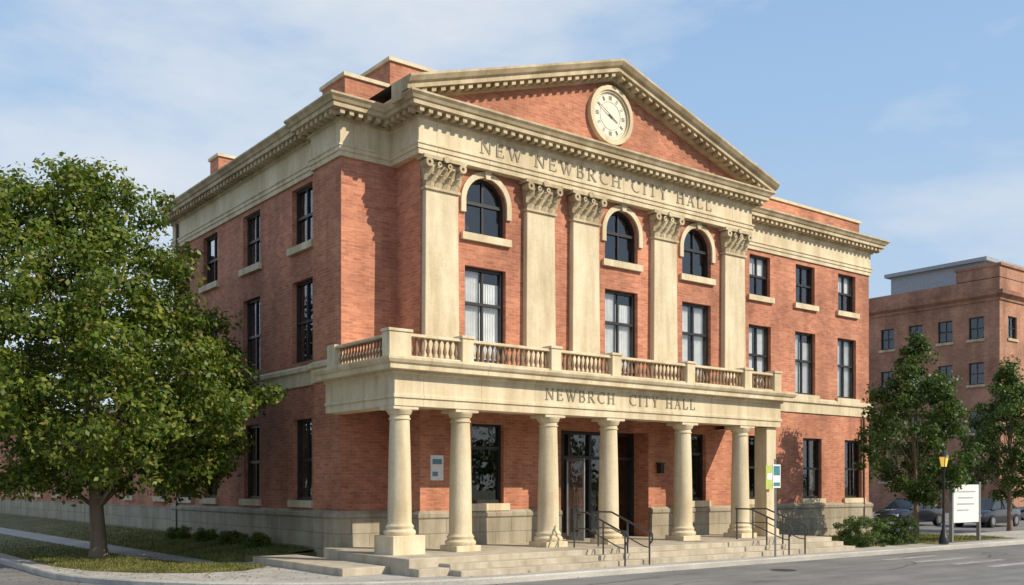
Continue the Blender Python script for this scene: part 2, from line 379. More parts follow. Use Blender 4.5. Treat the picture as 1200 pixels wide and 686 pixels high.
# pediment
ped=MB(); XC=20.74; x0,x1=13.30,2*20.74-13.30; zb=12.17; zap=14.50; sl=(zap-zb)/(XC-x0)
prof=[(-.35,0),(.13,0),(.13,.17),(.44,.17),(.44,.29),(.52,.33),(.60,.44),(.60,.50),(-.35,.52)]
b=len(ped.v); m=len(prof)
for xx,zz in ((x0,zb-.16),(XC,zap-.16),(x1,zb-.16)):
    for o,h in prof: ped.v.append((xx,21.9-o,zz+h))
for i in range(2):
    for k in range(m):
        k2=(k+1)%m
        ped.f.append((b+i*m+k,b+(i+1)*m+k,b+(i+1)*m+k2,b+i*m+k2))
ped.f.append(tuple(b+k for k in range(m))); ped.f.append(tuple(b+2*m+k for k in range(m)))
for side in (0,1):
    nb=25
    for k in range(nb):
        t=(k+.9)/(nb+.6)
        xa=x0+(XC-x0)*t; za=zb-.16+sl*(xa-x0)
        w=.07
        X=lambda xx:(xx if side==0 else 2*XC-xx)
        if t<.06: continue
        ped.hexa([(X(xa-w),21.9-.12,za-sl*w+.05),(X(xa+w),21.9-.12,za+sl*w+.05),(X(xa+w),21.9-.38,za+sl*w+.05),(X(xa-w),21.9-.38,za-sl*w+.05),
                  (X(xa-w),21.9-.12,za-sl*w+.172),(X(xa+w),21.9-.12,za+sl*w+.172),(X(xa+w),21.9-.38,za+sl*w+.172),(X(xa-w),21.9-.38,za-sl*w+.172)])
ped.obj('pediment_cornice',STONE_D,CH)
ty=MB(); ty.poly([(13.6,21.95,12.17),(2*XC-13.6,21.95,12.17),(XC,21.95,14.62)])
ty.obj('pediment_tympanum',BRICK,CH,recalc=False)
rf=MB()
rf.poly([(x0,21.4,zb+.34),(XC,21.4,zap+.345),(XC,24.5,zap+.345),(x0,24.5,zb+.34)])
rf.poly([(x1,21.4,zb+.34),(XC,21.4,zap+.345),(XC,24.5,zap+.345),(x1,24.5,zb+.34)])
rf.poly([(x0+.3,24.5,zb-.1),(x1-.3,24.5,zb-.1),(XC,24.5,zap+.33)])
rf.poly([(p[0],p[1],12.12) for p in W])
rf.obj('roof',ROOFM,CH,recalc=False)
par=MB(); cop=MB()
def parapet(x0,x1,y0,y1,z1):
    par.box(x0,x1,y0,y1,12.1,z1); cop.box(x0-.06,x1+.06,y0-.06,y1+.06,z1,z1+.10)
parapet(12.62,13.9,23.5,24.8,12.98)
parapet(12.85,13.15,24.87,36.2,12.72)
parapet(13.97,15.6,23.45,26.0,13.72)
parapet(15.68,25.6,24.6,26.4,13.5)
parapet(25.7,27.2,23.45,26.0,13.5)
parapet(27.9,36.4,23.55,23.85,12.92)
parapet(36.1,36.4,23.93,36.2,12.92)
parapet(13.5,14.3,34.6,35.4,13.95); parapet(30.3,31.0,24.6,25.2,14.5)
par.box(27.27,27.8,23.5,23.9,12.1,13.05)
par.obj('parapets_and_chimneys',BRICK,CH); cop.obj('parapet_coping',STONE,CH)
# clock
ck=MB(); F=Ff(21.95); cz=13.30; R=.88
ring(ck,F,XC,cz,R-.13,R,0.0,.16,0,2*math.pi,48); ring(ck,F,XC,cz,R-.19,R-.13,0.0,.11,0,2*math.pi,48)
ck.obj('clock_surround',STONE,CH)
cf=MB(); cf.poly([F(XC+(R-.18)*math.cos(t*math.pi/24),.06,cz+(R-.18)*math.sin(t*math.pi/24)) for t in range(48)])
cf.obj('clock_face',plain('clock_enamel',(.72,.68,.55),.5,var=.05),CH,recalc=False)
ch=MB()
def bar(c,ang,r0,r1,w,n0=.062,n1=.072,w2=None):
    w2=w if w2 is None else w2
    s,co=math.sin(ang),math.cos(ang)
    def q(r,o,n): return F(c[0]+r*s+o*co,n,c[1]+r*co-o*s)
    ch.hexa([q(r0,-w/2,n0),q(r0,w/2,n0),q(r0,w/2,n1),q(r0,-w/2,n1),q(r1,-w2/2,n0),q(r1,w2/2,n0),q(r1,w2/2,n1),q(r1,-w2/2,n1)])
for h in range(12):
    a=h*math.pi/6
    for o in ((-.045,.0,.045) if h%3==0 else (-.022,.022)):
        bar((XC+o*math.cos(a),cz-o*math.sin(a)),a,.47,.60,.016)
for mi in range(60): bar((XC,cz),mi*math.pi/30,.63,.65,.010)
bar((XC,cz),math.radians(118),-.08,.34,.045,.08,.09,.02); bar((XC,cz),math.radians(300),-.1,.48,.03,.095,.105,.012)
ring(ch,F,XC,cz,.415,.423,.062,.068,0,2*math.pi,40)
ch.obj('clock_hands_and_numerals',plain('clock_black',(.13,.11,.085),.5),CH)

def glyph(c):
    T,t=.15,.055; S=[]
    def st(x0,y0,x1,y1,w): S.append((x0,y0,x1,y1,w))
    def sf(x,y,l=.28): st(x-l/2,y,x+l/2,y,.05)
    def arc(cx,cy,rx,ry,a0,a1,K=10,w0=.055,w1=.15):
        pr=None
        for k in range(K+1):
            a=math.radians(a0+(a1-a0)*k/K); p=(cx+rx*math.cos(a),cy+ry*math.sin(a))
            if pr: 
                am=math.radians(a0+(a1-a0)*(k-.5)/K); st(pr[0],pr[1],p[0],p[1],w0+(w1-w0)*abs(math.cos(am))**1.5)
            pr=p
    if c=='N': st(.12,.03,.12,.97,t+.01); st(.12,.97,.74,.03,T); st(.74,.03,.74,.97,t+.01); sf(.12,.02);sf(.08,.98);sf(.74,.98); return S,.9
    if c=='E': st(.15,0,.15,1,T); st(.05,.975,.62,.975,.05);st(.05,.025,.64,.025,.05);st(.15,.52,.5,.52,.05);st(.61,1,.61,.8,.04);st(.64,0,.64,.22,.04);st(.5,.42,.5,.62,.04); return S,.74
    if c=='W': st(.1,.97,.36,0,T);st(.36,0,.58,.97,t);st(.52,.97,.78,0,T);st(.78,0,1.02,.97,t);sf(.1,.98);sf(.53,.98,.24);sf(1.02,.98,.22);return S,1.15
    if c=='B': st(.15,0,.15,1,T);st(.05,.975,.35,.975,.05);st(.05,.025,.38,.025,.05);st(.15,.53,.38,.53,.05);arc(.35,.755,.2,.222,90,-90);arc(.38,.275,.25,.25,90,-90);return S,.74
    if c=='R': st(.15,0,.15,1,T);st(.05,.975,.35,.975,.05);st(.15,.5,.38,.5,.05);arc(.35,.74,.23,.238,90,-90);st(.36,.5,.68,.03,T);sf(.15,.02);sf(.73,.02,.18);return S,.84
    if c=='C': arc(.5,.5,.4,.48,50,310,18);st(.76,.98,.76,.72,.04);return S,.88
    if c=='H': st(.15,0,.15,1,T);st(.68,0,.68,1,T);st(.15,.5,.68,.5,.05);[sf(x,y,.32) for x in(.15,.68) for y in(.02,.98)];return S,.86
    if c=='I': st(.17,0,.17,1,T);sf(.17,.02,.32);sf(.17,.98,.32);return S,.36
    if c=='T': st(.38,0,.38,1,T);st(.04,.975,.72,.975,.05);st(.05,1,.05,.78,.04);st(.71,1,.71,.78,.04);sf(.38,.02,.32);return S,.78
    if c=='Y': st(.38,0,.38,.48,T);st(.12,.97,.38,.45,T);st(.38,.45,.64,.97,t);sf(.38,.02,.3);sf(.1,.98,.26);sf(.66,.98,.22);return S,.78
    if c=='A': st(.1,.02,.38,1,t);st(.38,1,.68,.02,T);st(.2,.36,.56,.36,.05);sf(.1,.02,.24);sf(.68,.02,.28);return S,.8
    if c=='L': st(.15,0,.15,1,T);st(.05,.025,.62,.025,.05);st(.62,0,.62,.24,.04);sf(.15,.98,.32);return S,.7
    return [],.5
def text(mb,F,s,u0,u1,zc,h,nb,gap=.18):
    tot=sum(glyph(c)[1]*1+gap for c in s)-gap; sx=(u1-u0)/tot; x=0; e=0
    for c in s:
        S,w=glyph(c)
        for (a,b_,c_,d,ww) in S:
            e+=1; n1=nb+.012+(e%9)*.0012
            dx,dy=(c_-a)*sx,(d-b_)*h; L=math.hypot(dx,dy); px,pz=-dy/L*ww*h/2,dx/L*ww*h/2
            ax,az=u0+(x+a)*sx,zc-h/2+b_*h; bx,bz=u0+(x+c_)*sx,zc-h/2+d*h
            mb.hexa([F(ax-px,nb,az-pz),F(bx-px,nb,bz-pz),F(bx-px,n1,bz-pz),F(ax-px,n1,az-pz),F(ax+px,nb,az+pz),F(bx+px,nb,bz+pz),F(bx+px,n1,bz+pz),F(ax+px,n1,az+pz)])
        x+=w+gap
tx=MB(); text(tx,Ff(21.9),'NEW NEWBRCH CITY HALL',15.85,25.3,11.35,.36,.052,gap=.24)
text(tx,Ff(19.85),'NEWBRCH  CITY HALL',16.5,22.25,4.5,.30,.002,gap=.22)
tx.obj('inscription_letters',LETTER,CH)

# --- portico
PB=[(11.95,Yc),(11.95,19.85),(26.3,19.85),(26.3,Yc)]
pe=MB(); sweep(pe,PB,[(-.55,3.98),(0,3.98),(0,4.17),(.035,4.17),(.035,4.24),(0,4.26),(0,4.72),(.06,4.75),(.06,4.81),(.28,4.81),(.28,4.92),(.33,4.95),(.37,5.02),(.37,5.075),(-.55,5.08)])
pe.obj('portico_entablature',STONEJ,CH)
pc=MB(); pc.box(12.45,25.8,20.35,Yp-.02,4.5,5.04); pc.box(12.5,PX0-.05,Yp-.02,Yc-.03,4.5,5.04)
for x in (14.03,16.86,19.05,22.07,24.69): pc.box(x-.22,x+.22,20.38,Yp-.01,4.1,4.497)
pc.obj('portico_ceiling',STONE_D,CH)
cols=MB(); abac=MB()
CX=[12.28,14.03,16.86,19.05,22.07,24.69]; CYY=20.17; FZ=.5
for i,x in enumerate(CX):
    if i==0: pw,ph=.44,.44
    else: pw,ph=.37,.14
    abac.box(x-pw,x+pw,CYY-pw,CYY+pw,FZ-.1 if i else .2,FZ+ph)
    z0=FZ+ph; zt=3.98
    pr=[(.36,z0),(.385,z0+.04),(.385,z0+.09),(.35,z0+.13),(.325,z0+.145),(.325,z0+.17),(.34,z0+.19),(.34,z0+.22),(.305,z0+.25),(.285,z0+.3)]
    H=zt-.32-(z0+.3)
    for k in range(1,9):
        t=k/8; pr.append((.285-.05*t**1.6,z0+.3+H*t))
    pr+=[(.262,zt-.31),(.262,zt-.28),(.238,zt-.27),(.24,zt-.20),(.27,zt-.19),(.30,zt-.13),(.325,zt-.095),(.325,zt-.085)]
    cols.lathe(x,CYY,pr,28)
    abac.box(x-.345,x+.345,CYY-.3,CYY+.345,zt-.085,zt-.003)
cols.obj('columns',STONE,CH,smooth=True)
abac.box(25.72,26.2,19.95,20.43,.4,3.97); abac.box(25.65,26.27,19.88,20.5,.4,.75)
abac.obj('column_plinths_and_abaci',STONE,CH,bevel=.01)
# balustrade
bal=MB(); rail=MB()
by=20.0; bx0=12.1; bx1=26.15
rail.box(bx0,bx1,by-.12,by+.12,5.08,5.17); rail.box(bx0,bx1,by-.13,by+.13,5.62,5.69)
for xx in (bx0,bx1):
    rail.box(xx-.119,xx+.119,by+.1,Yc-.02,5.081,5.168); rail.box(xx-.129,xx+.129,by+.1,Yc-.02,5.621,5.688)
ped_x=[12.1,14.03,16.86,19.05,22.07,24.69,26.15]
for i,x in enumerate(ped_x):
    w=.17 if i not in(0,) else .3
    rail.box(x-w,x+w,by-.17,by+.17,5.079,5.70); rail.box(x-w-.03,x+w+.03,by-.2,by+.2,5.70,5.77)
for xx in (bx0,bx1): rail.box(xx-.16,xx+.16,Yc-.5,Yc-.1,5.079,5.72)
bprof=[(.045,0),(.05,.02),(.025,.05),(.03,.08),(.052,.14),(.054,.18),(.038,.25),(.022,.33),(.025,.38),(.045,.42),(.045,.452)]
def balrun(p,q):
    L=math.dist(p,q); k=max(1,round(L/.155))
    for j in range(k):
        t=(j+.5)/k; bal.lathe(p[0]+(q[0]-p[0])*t,p[1]+(q[1]-p[1])*t,bprof,8,z=5.168,cap=False)
for i in range(len(ped_x)-1): balrun((ped_x[i]+(.3 if i==0 else .17),by),(ped_x[i+1]-.17,by))
balrun((bx0,by+.17),(bx0,Yc-.5)); balrun((bx1,by+.17),(bx1,Yc-.5))
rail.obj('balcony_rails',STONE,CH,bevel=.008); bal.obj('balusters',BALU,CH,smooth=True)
# entrance
dr=MB(); dg=MB(); F=Ff(Yp); A,B=18.96,22.6; D=.75
dr.fbox(F,A,A+.10,-D-.1,-D+.1,.5,3.78); dr.fbox(F,B-.10,B,-D-.1,-D+.1,.5,3.78)
for u in (19.86,20.72,21.64): dr.fbox(F,u-.05,u+.05,-D-.09,-D+.09,.5,3.7)
dr.fbox(F,A+.1,B-.1,-D-.085,-D+.095,2.92,3.02); dr.fbox(F,A+.1,B-.1,-D-.1,-D+.1,3.68,3.78)
dr.fbox(F,A+.1,B-.1,-D-.07,-D+.07,.5,.68)
for u in (20.2,20.62,21.2): dr.fbox(F,u-.015,u+.015,-D+.12,-D+.15,1.3,1.9)
dg.poly([F(A,-D,.5),F(B,-D,.5),F(B,-D,3.78),F(A,-D,3.78)])
jm=MB(); jm.poly([F(A,0,.5),F(A,-D-.1,.5),F(A,-D-.1,3.78),F(A,0,3.78)]); jm.poly([F(B,0,.5),F(B,-D-.1,.5),F(B,-D-.1,3.78),F(B,0,3.78)]); jm.poly([F(A,0,3.78),F(B,0,3.78),F(B,-D-.1,3.78),F(A,-D-.1,3.78)])
jm.obj('door_jambs',BRICK,CH,recalc=False)
dr.obj('entrance_doors',plain('door_metal',(.05,.05,.052),.35,.6),CH); dg.obj('door_glass',GLASS,CH,recalc=False)
od=MB(); od.box(19.10,19.14,Yp-.85,Yp-.79,.52,2.9); od.box(19.10,19.14,Yp-.12,Yp-.06,.52,2.9); od.box(19.101,19.139,Yp-.79,Yp-.12,2.82,2.9); od.box(19.101,19.139,Yp-.79,Yp-.12,.52,.65)
od.obj('open_door_leaf',METAL,CH); od=MB(); od.poly([(19.12,Yp-.79,.65),(19.12,Yp-.12,.65),(19.12,Yp-.12,2.82),(19.12,Yp-.79,2.82)]); od.obj('open_door_glass',GLASS,CH,recalc=False)
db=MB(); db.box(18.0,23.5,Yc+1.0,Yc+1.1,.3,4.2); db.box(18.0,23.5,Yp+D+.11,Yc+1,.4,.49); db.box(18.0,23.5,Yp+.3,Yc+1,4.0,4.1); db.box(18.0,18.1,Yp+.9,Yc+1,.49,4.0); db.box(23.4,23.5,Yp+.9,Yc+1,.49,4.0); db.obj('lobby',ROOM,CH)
# steps and platform
stp=MB()
stp.box(11.5,27.1,18.5,22.12,.0,.5); stp.box(11.9,PX0+.1,22.11,Yc+.02,.0,.498)
stp.box(18.9,22.7,22.10,Yp+D+.1,.1,.499)
stp.box(12.3,27.1,18.08,18.52,0,.377); stp.box(12.3,27.1,17.66,18.1,0,.254)
stp.box(10.3,11.52,19.3,Yc+.8,0,.30); stp.box(11.5,12.32,18.1,18.52,0,.3)
stp.obj('entrance_steps',STEP,CH,bevel=.012)
# rear low wing
rw=MB(); wall(rw,Fs(12.9),YR,72,.3,5.3,[(y-.55,y+.55,1.7,4.0) for y in range(39,71,4)])
rw.poly([(12.9,72,.3),(30,72,.3),(30,72,5.3),(12.9,72,5.3)]); rw.poly([(30,YR,.3),(30,72,.3),(30,72,5.3),(30,YR,5.3)])
rw.obj('rear_wing_walls',BRICK,CH)
r2=MB(); r2.box(12.7,30.2,YR+.02,72.2,5.3,5.55); r2.obj('rear_wing_cornice',STONE_D,CH)
frame=MB(); glass=MB(); curt=MB(); sill=MB()
for y in range(39,71,4): window(Fs(12.9),y,1.1,1.7,4.0)
frame.obj('rear_wing_frames',FRAME,CH); glass.obj('rear_wing_glass',GLASS,CH,recalc=False); sill.obj('rear_wing_sills',STONE,CH)
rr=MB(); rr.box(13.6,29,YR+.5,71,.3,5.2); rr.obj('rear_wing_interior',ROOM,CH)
bb=MB(); bb.box(12.78,12.899,YR,72,.05,1.3); bb.obj('rear_wing_base',BASE,CH)
po=MB(); po.box(14.40,14.80,Yp-.03,Yp+.01,2.25,2.92); po.obj('notice_board_frame',WHITE,CH)
po=MB(); po.box(14.45,14.75,Yp-.034,Yp-.02,2.68,2.82); po.box(14.45,14.62,Yp-.034,Yp-.02,2.36,2.48); po.obj('notice_print',plain('print_blue',(.12,.25,.35),.6),CH)
wl=MB()
for x in (18.55,23.0): wl.box(x-.08,x+.08,Yp-.22,Yp-.06,2.5,2.8); wl.box(x-.1,x+.1,Yp-.24,Yp-.04,2.8,2.84); wl.box(x-.02,x+.02,Yp-.1,Yp+.01,2.6,2.66)
wl.obj('wall_lanterns',DARKM,CH)
dp=MB(); dp.tube([(XS-.09,35.9,.4),(XS-.09,35.9,11.6)],[.055,.055],8); dp.tube([(XR-.5,Yc-.09,.4),(XR-.5,Yc-.09,4.9)],[.05,.05],8); dp.obj('downpipes',plain('copper_brown',(.10,.065,.045),.6,.3),CH,smooth=True)

# ------------------------------------------------------------------ handrails
RAILM=plain('rail_metal',(.10,.10,.105),.4,.7)
def handrail(x):
    h=MB(); r=.024
    pts=[(x,17.5,.98),(x,17.72,1.0),(x,18.9,1.42),(x,19.45,1.42)]
    for dz in (0,-.42): h.tube([(p[0],p[1],p[2]+dz) for p in pts],[r if dz==0 else .016]*4,8)
    for (y,zb,zt) in ((17.52,.13,.99),(18.3,.37,1.2),(19.4,.5,1.42)): h.tube([(x,y,zb),(x,y,zt)],[r,r],8)
    h.tube([(x,17.52,.98),(x,17.42,.9),(x,17.42,.75),(x,17.5,.66)],[r]*4,8)
    return h.obj('handrail',RAILM,None,smooth=True)
for x in (17.1,17.95,23.6,24.35): handrail(x)

# ------------------------------------------------------------------ ground
ASPH=ground_mat('asphalt',[(.3,(.13,.128,.125)),(.5,(.18,.177,.17)),(.75,(.23,.225,.215))],.35,45)
CONC=ground_mat('concrete',[(.3,(.34,.32,.285)),(.7,(.47,.445,.395))],.5,22,joint=1.5)
KERB=ground_mat('kerb_concrete',[(.3,(.38,.365,.33)),(.7,(.50,.48,.43))],.9,22)
GRASSM=ground_mat('lawn_soil',[(.3,(.07,.08,.024)),(.5,(.13,.12,.04)),(.72,(.22,.175,.08))],1.1,25,bst=.8)
EARTH=ground_mat('ground_soil',[(.3,(.08,.09,.04)),(.7,(.14,.13,.08))],.05,2)
PAINT=ground_mat('road_paint',[(.42,(.24,.235,.225)),(.62,(.42,.41,.39))],3,30)
g=MB(); g.poly([(-900,-900,-.02),(900,-900,-.02),(900,900,-.02),(-900,900,-.02)]); g.obj('ground',EARTH,recalc=False)
g=MB(); g.poly([(-300,-14,0),(300,-14,0),(300,17.2,0),(-300,17.2,0)]); g.poly([(-12,17.2,0),(6.5,17.2,0),(6.5,300,0),(-12,300,0)])
g.poly([(6.5,17.2,0),(15,17.2,0),(15,27,0),(6.5,27,0)]); g.obj('road',ASPH,recalc=False)
g=MB(); g.poly([(38.5,21.2,.03),(74,21.2,.03),(74,80,.03),(38.5,80,.03)]); g.obj('car_park',ASPH,recalc=False)
def outline(off=0):
    c=(13.5,25.0); R=8.0-off
    pts=[(13.5-R,120)]+[(c[0]+R*math.cos(math.radians(180+90*k/16)),c[1]+R*math.sin(math.radians(180+90*k/16))) for k in range(17)]+[(200,17.0+off)]
    return pts
o=outline(.15); g=MB(); g.poly([(x,y,.13) for x,y in o]+[(200,21,.13),(38.4,21,.13),(38.4,120,.13)]); g.obj('pavement',CONC,recalc=False)
k=MB(); sweep(k,outline(.15),[(0,-.01),(0,.135),(.03,.14),(.12,.14),(.15,.11),(.15,-.01)]); k.obj('kerb',KERB)
g=MB(); g.box(-300,300,-17,-14,-.01,.13); g.obj('pavement',CONC)
p=MB()
for j in range(6): p.poly([(25.6,15.6-j*1.0,.005),(28.4,15.6-j*1.0,.005),(28.4,15.9-j*1.0,.005),(25.6,15.9-j*1.0,.005)])
p.obj('crosswalk_marking',PAINT,recalc=False)
cr=MB()
for s in range(7):
    x=random.uniform(9,30); y=random.uniform(13.5,16.6); a=random.uniform(-.3,.3)
    for q in range(14):
        nx=x+.35*math.cos(a); ny_=y+.35*math.sin(a); a+=random.uniform(-.5,.5); a*=.9
        cr.poly([(x,y-.015,.0042),(nx,ny_-.015,.0042),(nx,ny_+.015,.0042),(x,y+.015,.0042)]); x,y=nx,ny_
cr.obj('road_crack_sealant',plain('tar',(.05,.05,.05),.6),recalc=False)
mh=MB(); mh.poly([(20.5+.32*math.cos(i*.3142),15.4+.32*math.sin(i*.3142),.006) for i in range(20)]); mh.obj('manhole_cover',DARKM,recalc=False)
def lawn(pts,name='lawn'):
    m_=MB(); m_.poly(pts); return m_.obj(name,GRASSM,recalc=False)
L1=[(6.0,60,.137),(6.0,26.2,.137),(6.35,24.3,.137),(7.1,22.9,.137),(8.1,22.1,.137),(9.2,22.0,.137),(10.1,22.8,.137),(10.0,23.9,.137),(9.0,25.2,.137),(8.5,27,.137),(8.4,60,.137)]
lawn(L1)
m_=MB(); ny=30
ys=[24.6+ (70-24.6)*i/ny for i in range(ny+1)]; xs=[9.7,10.3,11.2,12.1,13.0]; zz=[.138,.18,.27,.36,.40]
for i in range(ny):
    for j in range(4): m_.poly([(xs[j],ys[i],zz[j]),(xs[j+1],ys[i],zz[j+1]),(xs[j+1],ys[i+1],zz[j+1]),(xs[j],ys[i+1],zz[j])])
m_.poly([(9.7,24.6,.138),(10.3,24.6,.138),(10.3,24.6,.18)]); m_.box(10.3,12.3,24.5,24.6,.12,.3)
m_.obj('lawn',GRASSM,recalc=False)
lawn([(27.3,20.0,.137),(38,20.0,.137),(38,23.2,.137),(27.3,23.2,.137)]); lawn([(32,17.9,.139),(38.2,17.9,.139),(38.2,20.0,.139),(32,20.0,.139)])
lawn([(27.6,18.3,.138),(31.9,18.3,.138),(31.9,19.99,.138),(27.6,19.99,.138)])
def inpoly(x,y,P):
    c=False;n=len(P)
    for i in range(n):
        x1,y1=P[i][:2];x2,y2=P[i-1][:2]
        if (y1>y)!=(y2>y) and x<(x2-x1)*(y-y1)/(y2-y1)+x1: c=not c
    return c
gr=MB()
def blade(x,y,z,h):
    a=random.uniform(0,6.28); w=.012; dx,dy=math.cos(a)*w,math.sin(a)*w; l=random.uniform(-.04,.04)
    gr.poly([(x-dx,y-dy,z),(x+dx,y+dy,z),(x+l,y+random.uniform(-.04,.04),z+h)])
for _ in range(24000):
    x=random.uniform(6,10.1); y=22+abs(random.gauss(0,1))*7
    if inpoly(x,y,L1): blade(x,y,.137,random.uniform(.03,.06))
for _ in range(14000):
    x=random.uniform(9.75,12.4); y=24.7+abs(random.gauss(0,1))*9
    blade(x,y,float(np.interp(x,xs,zz)),random.uniform(.04,.1))
for _ in range(12000):
    x=random.uniform(27.4,38); y=random.uniform(18.3,23)
    blade(x,y,.137,random.uniform(.04,.1))
gr.obj('grass',leaf_mat('grass_blade',[(0,(.08,.11,.022)),(.6,(.16,.17,.045)),(1,(.29,.24,.10))],None,.2),recalc=False)
fl=MB()
for _ in range(1900):
    if random.random()<.8: x=random.gauss(8,1.6); y=random.gauss(24.8,3)
    else: x=random.uniform(6,26); y=random.uniform(16.6,23)
    if x>10.2 and y>18: continue
    z=.143 if (y>17.3) else .006
    if math.hypot(x-13.5,y-25)>7.8 and x<13.5: z=.006
    a=random.uniform(0,6.28); s=random.uniform(.02,.05)
    fl.poly([(x+s*math.cos(a+k*1.571)*(1 if k%2 else .6),y+s*math.sin(a+k*1.571)*(1 if k%2 else .6),z+random.uniform(0,.02)) for k in range(4)])
fl.obj('fallen_leaves',leaf_mat('dry_leaf',[(0,(.16,.08,.03)),(.5,(.28,.17,.05)),(1,(.12,.10,.03))],None,.1),recalc=False)

# ------------------------------------------------------------------ trees
BARK=stone_mat('bark',(.22,.165,.115),(.12,.09,.06),amt=1)
GREEN=leaf_mat('leaf_green',[(0,(.055,.095,.014)),(.5,(.115,.17,.024)),(.85,(.19,.23,.04)),(1,(.27,.23,.05))],(.34,.21,.05),.32)
GREEN2=leaf_mat('leaf_dark_green',[(0,(.035,.07,.016)),(.5,(.065,.11,.024)),(1,(.11,.155,.035))])
def leaves_mesh(name,centers,rads,per,size,mat,parent,clipf=None,axis=None):
    n=len(centers); C=np.repeat(np.array(centers),per,axis=0); Rr=np.repeat(np.array(rads),per)
    d=np.random.normal(size=(n*per,3)); d/=np.linalg.norm(d,axis=1)[:,None]
    rr=np.random.uniform(0,1,n*per)**.45
    P=C+d*(Rr*rr)[:,None]*np.array([1,1,.75])
    nrm=d*1.0+np.random.normal(size=P.shape)*.55+np.array([0,0,.45]); 
    nrm/=np.linalg.norm(nrm,axis=1)[:,None]
    t=np.random.normal(size=P.shape); a=np.cross(nrm,t); a/=np.linalg.norm(a,axis=1)[:,None]; b=np.cross(nrm,a)
    s=np.random.uniform(.6,1.2,n*per)*size
    if clipf is not None:
        k=clipf(P); P,a,b,s,nrm=P[k],a[k],b[k],s[k],nrm[k]
    N_=len(P); V=np.empty((N_,4,3))
    V[:,0]=P-a*s[:,None]*.5; V[:,1]=P+b*s[:,None]*.3-nrm*s[:,None]*.08; V[:,2]=P+a*s[:,None]*.5-nrm*s[:,None]*.1; V[:,3]=P-b*s[:,None]*.3-nrm*s[:,None]*.08
    me=bpy.data.meshes.new(name); me.vertices.add(N_*4); me.loops.add(N_*4); me.polygons.add(N_)
    me.vertices.foreach_set('co',V.reshape(-1)); me.loops.foreach_set('vertex_index',np.arange(N_*4,dtype=np.int32))
    me.polygons.foreach_set('loop_start',np.arange(0,N_*4,4,dtype=np.int32)); me.polygons.foreach_set('loop_total',np.full(N_,4,dtype=np.int32))
    me.update(calc_edges=True); me.validate(); me.materials.append(mat)
    o=bpy.data.objects.new(name,me); COL.objects.link(o)
    if parent: o.parent=parent
    return o
def tree(name,x,y,z,prof,tr,nclump,per,size,crad,mat,seed,clipf=None,trunk_top=None,lean=(0,0),extra=()):
    rnd=random.Random(seed); e=empty(name)
    zs=[p[0] for p in prof]; rs=[p[1] for p in prof]; ztop=zs[-1]
    C=[];R=[]
    ph=[rnd.uniform(0,6.28) for _ in range(6)]
    while len(C)<nclump:
        h=rnd.uniform(zs[0],ztop); r0=float(np.interp(h,zs,rs))
        if rnd.random()>(r0/max(rs))**1.3+.04: continue
        a=rnd.uniform(0,6.28)
        lump=1+.13*math.sin(2*a+ph[0]+h*.7)+.11*math.sin(3*a+ph[1]-h*1.3)+.08*math.sin(5*a+ph[2]+h*2.1)
        r=r0*lump*(rnd.random()**.42)
        r=max(0,r-crad*.4)
        C.append((x+lean[0]*h/ztop+r*math.cos(a),y+lean[1]*h/ztop+r*math.sin(a),z+h)); R.append(crad*rnd.uniform(.55,1.25))
    for (ex,ey,ez,er,en) in extra:
        for _ in range(en):
            d=Vector((rnd.gauss(0,1),rnd.gauss(0,1),rnd.gauss(0,1))).normalized()*er*rnd.random()**.4
            C.append((x+ex+d.x,y+ey+d.y,z+ez+d.z)); R.append(crad*rnd.uniform(.5,1.1))
    leaves_mesh('foliage',C,R,per,size,mat,e,clipf)
    b=MB(); tt=trunk_top or zs[0]+ (ztop-zs[0])*.75
    pts=[];rad=[]
    for k in range(8):
        t=k/7; pts.append((x+rnd.uniform(-.06,.06)*k*.5+lean[0]*t*tt/ztop,y+rnd.uniform(-.06,.06)*k*.5+lean[1]*t*tt/ztop,z-.05+tt*t)); rad.append(tr*((1.45 if k==0 else 1)-.8*t))
    pts.insert(1,(x,y,z+.25)); rad.insert(1,tr*1.08)
    b.tube(pts,rad,10)
    for i in rnd.sample(range(len(C)),min(34,len(C))):
        c=C[i]
        if c[2]-z<zs[0]+1.2: continue
        hh=max(zs[0]*.8,min(tt*.92,(c[2]-z)*.62)); t=hh/tt
        kk=min(7,int(t*7)+1); s=Vector(pts[kk]); s.z=max(z+zs[0]*.7,pts[kk][2]); cv=Vector(c); mid=(s+cv)/2+Vector((0,0,-.12*(cv-s).length+.25))
        r=max(.02,tr*.38*(1-t*.6)); b.tube([s,mid,cv],[r,r*.6,r*.15],6)
    b.obj('trunk_and_limbs',BARK,e,smooth=True)
    return e
tree('maple_tree',7.73,28.5,.13,[(1.9,3.0),(2.8,4.3),(4.0,5.1),(5.2,4.6),(6.6,4.1),(8.0,3.5),(9.3,2.7),(10.2,1.8),(10.7,.7)],.21,660,115,.17,.62,GREEN,3,clipf=lambda P:P[:,0]<12.2,lean=(-.5,.4),
     extra=((-2.3,1.8,9.6,1.3,34),(-3.6,2.6,8.2,1.9,50),(-4.0,2.8,5.0,2.2,45),(1.9,-1.6,3.6,1.6,40)))
tree('street_tree',33.4,19.3,.13,[(1.5,1.0),(2.3,1.9),(3.6,2.2),(5,1.7),(6.2,1.1),(7.0,.6),(7.5,.2)],.10,170,110,.15,.42,GREEN2,11,clipf=lambda P:P[:,1]<23.0)
tree('street_tree',44.8,21.4,.05,[(1.6,1.2),(2.6,2.2),(4.0,2.4),(5.4,1.9),(6.6,1.1),(7.5,.3)],.12,180,95,.17,.5,GREEN2,12)
tree('street_tree',49.5,34,.05,[(1.6,1.8),(3,3.2),(5,3.6),(7,2.8),(8.6,1.4),(9.4,.4)],.16,240,80,.22,.7,GREEN2,13)
C=[];R=[]
